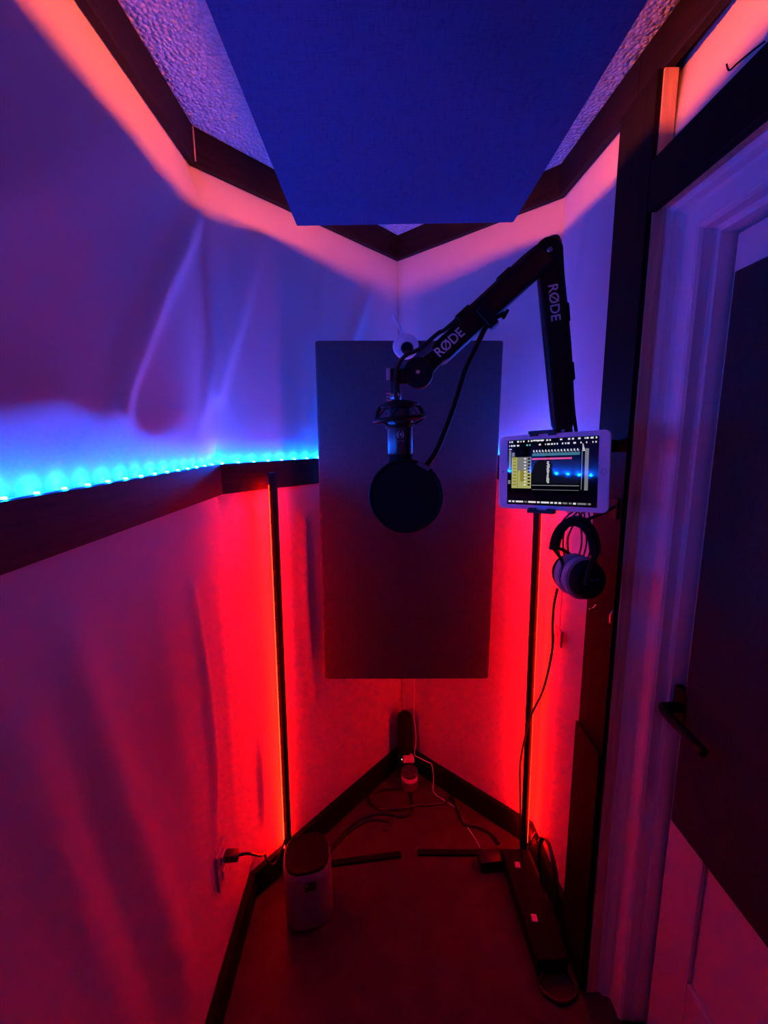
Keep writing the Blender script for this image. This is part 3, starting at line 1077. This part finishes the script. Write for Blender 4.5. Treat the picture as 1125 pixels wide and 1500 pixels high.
# power box on the floor at the right
t = thing('power_conditioner', 'long low black power box with two pale switches on the floor beside the post', 'power strip', (.495, 1.20, 0))
bm = B(); box(bm, (.486, 1.205, .032), (.100, .35, .062), Matrix.Rotation(.03, 3, 'Z'), .006); bb = obj('housing', bm, black_matte, t, smooth=True)
for (x, y) in ((.472, 1.318), (.472, 1.142)):
    bm = B(); box(bm, (x, y, .0645), (.018, .022, .005), Matrix.Rotation(-.1, 3, 'Z'), .001); obj('switch', bm, white_plastic, bb, label='pale rectangular switch')
t = thing('power_adapter', 'squat black power adapter on the floor at the end of the power box', 'power adapter', (.385, 1.365, 0))
bm = B(); box(bm, (.383, 1.372, .024), (.085, .055, .048), Matrix.Rotation(.1, 3, 'Z'), .008); obj('housing', bm, black_plastic, t, smooth=True)
bm = B(); tube(bm, [(.42, 1.37, .025), (.45, 1.38, .03), (.47, 1.365, .03)], .0035, 8); obj('lead', bm, rubber, t, smooth=True)

# outlet on the left wall and the lamp's plug
OX = -.5005
t = thing('wall_outlet', 'white outlet plate low on the left cloth wall', 'outlet', (OX, 1.055, .40))
bm = B(); box(bm, (-.494, 1.055, .400), (.008, .075, .118), bev=.002); obj('plate', bm, newmat('outlet plate', (.36, .34, .34), .6), t)
bm = B(); box(bm, (-.487, 1.055, .425), (.004, .034, .028), bev=.001); obj('socket', bm, white_plastic, t)
bm = B(); box(bm, (-.487, 1.055, .376), (.004, .034, .028), bev=.001); obj('socket', bm, white_plastic, t)
t = thing('plug_lead', 'black plug and cable running from the left outlet to the left lamp', 'cable', (-.47, 1.06, .42))
bm = B(); bar(bm, (-.485, 1.055, .425), (-.445, 1.062, .420), .028, .024, bev=.005); obj('plug', bm, black_plastic, t, smooth=True)
bm = B(); tube(bm, [(-.447, 1.062, .420), (-.425, 1.08, .405), (-.425, 1.14, .33), (-.430, 1.20, .26), (-.432, 1.24, .22), (-.436, 1.27, .16), (-.425, 1.30, .105), (-.405, 1.33, .115), (-.392, 1.356, .15)], .0042, 8)
obj('lead', bm, rubber, t, smooth=True)

# cables on the floor of the back corner
def cable(name, lab, pts, r, mat=rubber):
    bm = B(); tube(bm, pts, r, 7)
    o = obj(name, bm, mat, None, smooth=True)
    return tag(o, lab, 'cable')
z = .006
cable('floor_cable', 'black cable looping on the floor left of the small speaker', [(-.23, 1.46, z), (-.147, 1.56, z), (-.06, 1.60, z), (.0, 1.60, z), (.06, 1.587, z), (.10, 1.62, z), (.097, 1.712, z)], .0055)
cable('floor_cable', 'black cable looped on the floor between the small speaker and left baseboard', [(.06, 1.73, z), (-.02, 1.73, z), (-.092, 1.69, z), (-.06, 1.63, .010), (.02, 1.612, .017), (.12, 1.635, .012), (.247, 1.653, z), (.285, 1.69, z)], .0050)
cable('floor_cable', 'black cable lying along the right baseboard from the lamp to the corner', [(.285, 1.70, z), (.30, 1.62, z), (.32, 1.545, z), (.37, 1.53, z), (.42, 1.50, z), (.44, 1.45, z + .006)], .0055)
cable('floor_cable', 'black cable lying behind the pale rounded unit towards the corner', [(-.26, 1.40, z), (-.19, 1.50, z), (-.09, 1.57, z), (.0, 1.56, z), (-.02, 1.52, z)], .0045)
cable('charger_cable', 'thin white cable dropping from the back panel to the corner charger and the floor', [(.118, 1.55, .80), (.122, 1.70, .56), (.125, 1.80, .35), (.135, 1.808, .22), (.128, 1.800, .135), (.150, 1.790, .122), (.185, 1.775, .112), (.205, 1.765, .105), (.212, 1.745, .05), (.208, 1.715, .006),
      (.25, 1.67, .004), (.29, 1.635, .004), (.31, 1.59, .004), (.335, 1.52, .004), (.352, 1.478, .004), (.362, 1.440, .004)], .0018, white_cord_m)
cable('coiled_cable', 'black cable coiled upright against the post behind the power box',
      [Vector((.549, 1.240 + .085 * math.cos(a) * (1 - .004 * k), .120 + .115 * math.sin(a) + .004)) + Vector((.004 * math.sin(k * .7), 0, 0)) for k, a in enumerate([2 * PI * i / 14 for i in range(44)])], .0045)
cable('floor_cable', 'black cable loop on the floor in front of the power box', [(.46, 1.02, .03), (.445, 1.01, z), (.452, .985, z), (.49, .965, z), (.535, .978, z), (.548, 1.0, z), (.54, 1.02, z), (.52, 1.03, .03)], .0052)
cable('lamp_cable', 'thin cables rising from the floor beside the right lamp base', [(.52, 1.37, .03), (.545, 1.385, .09), (.552, 1.36, .16), (.548, 1.33, .12), (.54, 1.31, .07)], .0028)

# wedge at the foot of the door
bm = B()
prism(bm, [(.632, .905), (.690, .905), (.690, .775), (.640, .800)], 0, .035)
tag(obj('door_stop', bm, black_matte), 'black door stop on the floor at the foot of the white door', 'door stop')

# mark on the cloth above the door
bm = B(); tube(bm, [(.600, .848, 2.250), (.599, .838, 2.234), (.5985, .82, 2.231), (.599, .79, 2.226), (.600, .77, 2.222)], .0015, 6)
tag(obj('loose_thread', bm, black_matte, None), 'thin dark thread in a tick shape on the cloth above the door', 'thread')
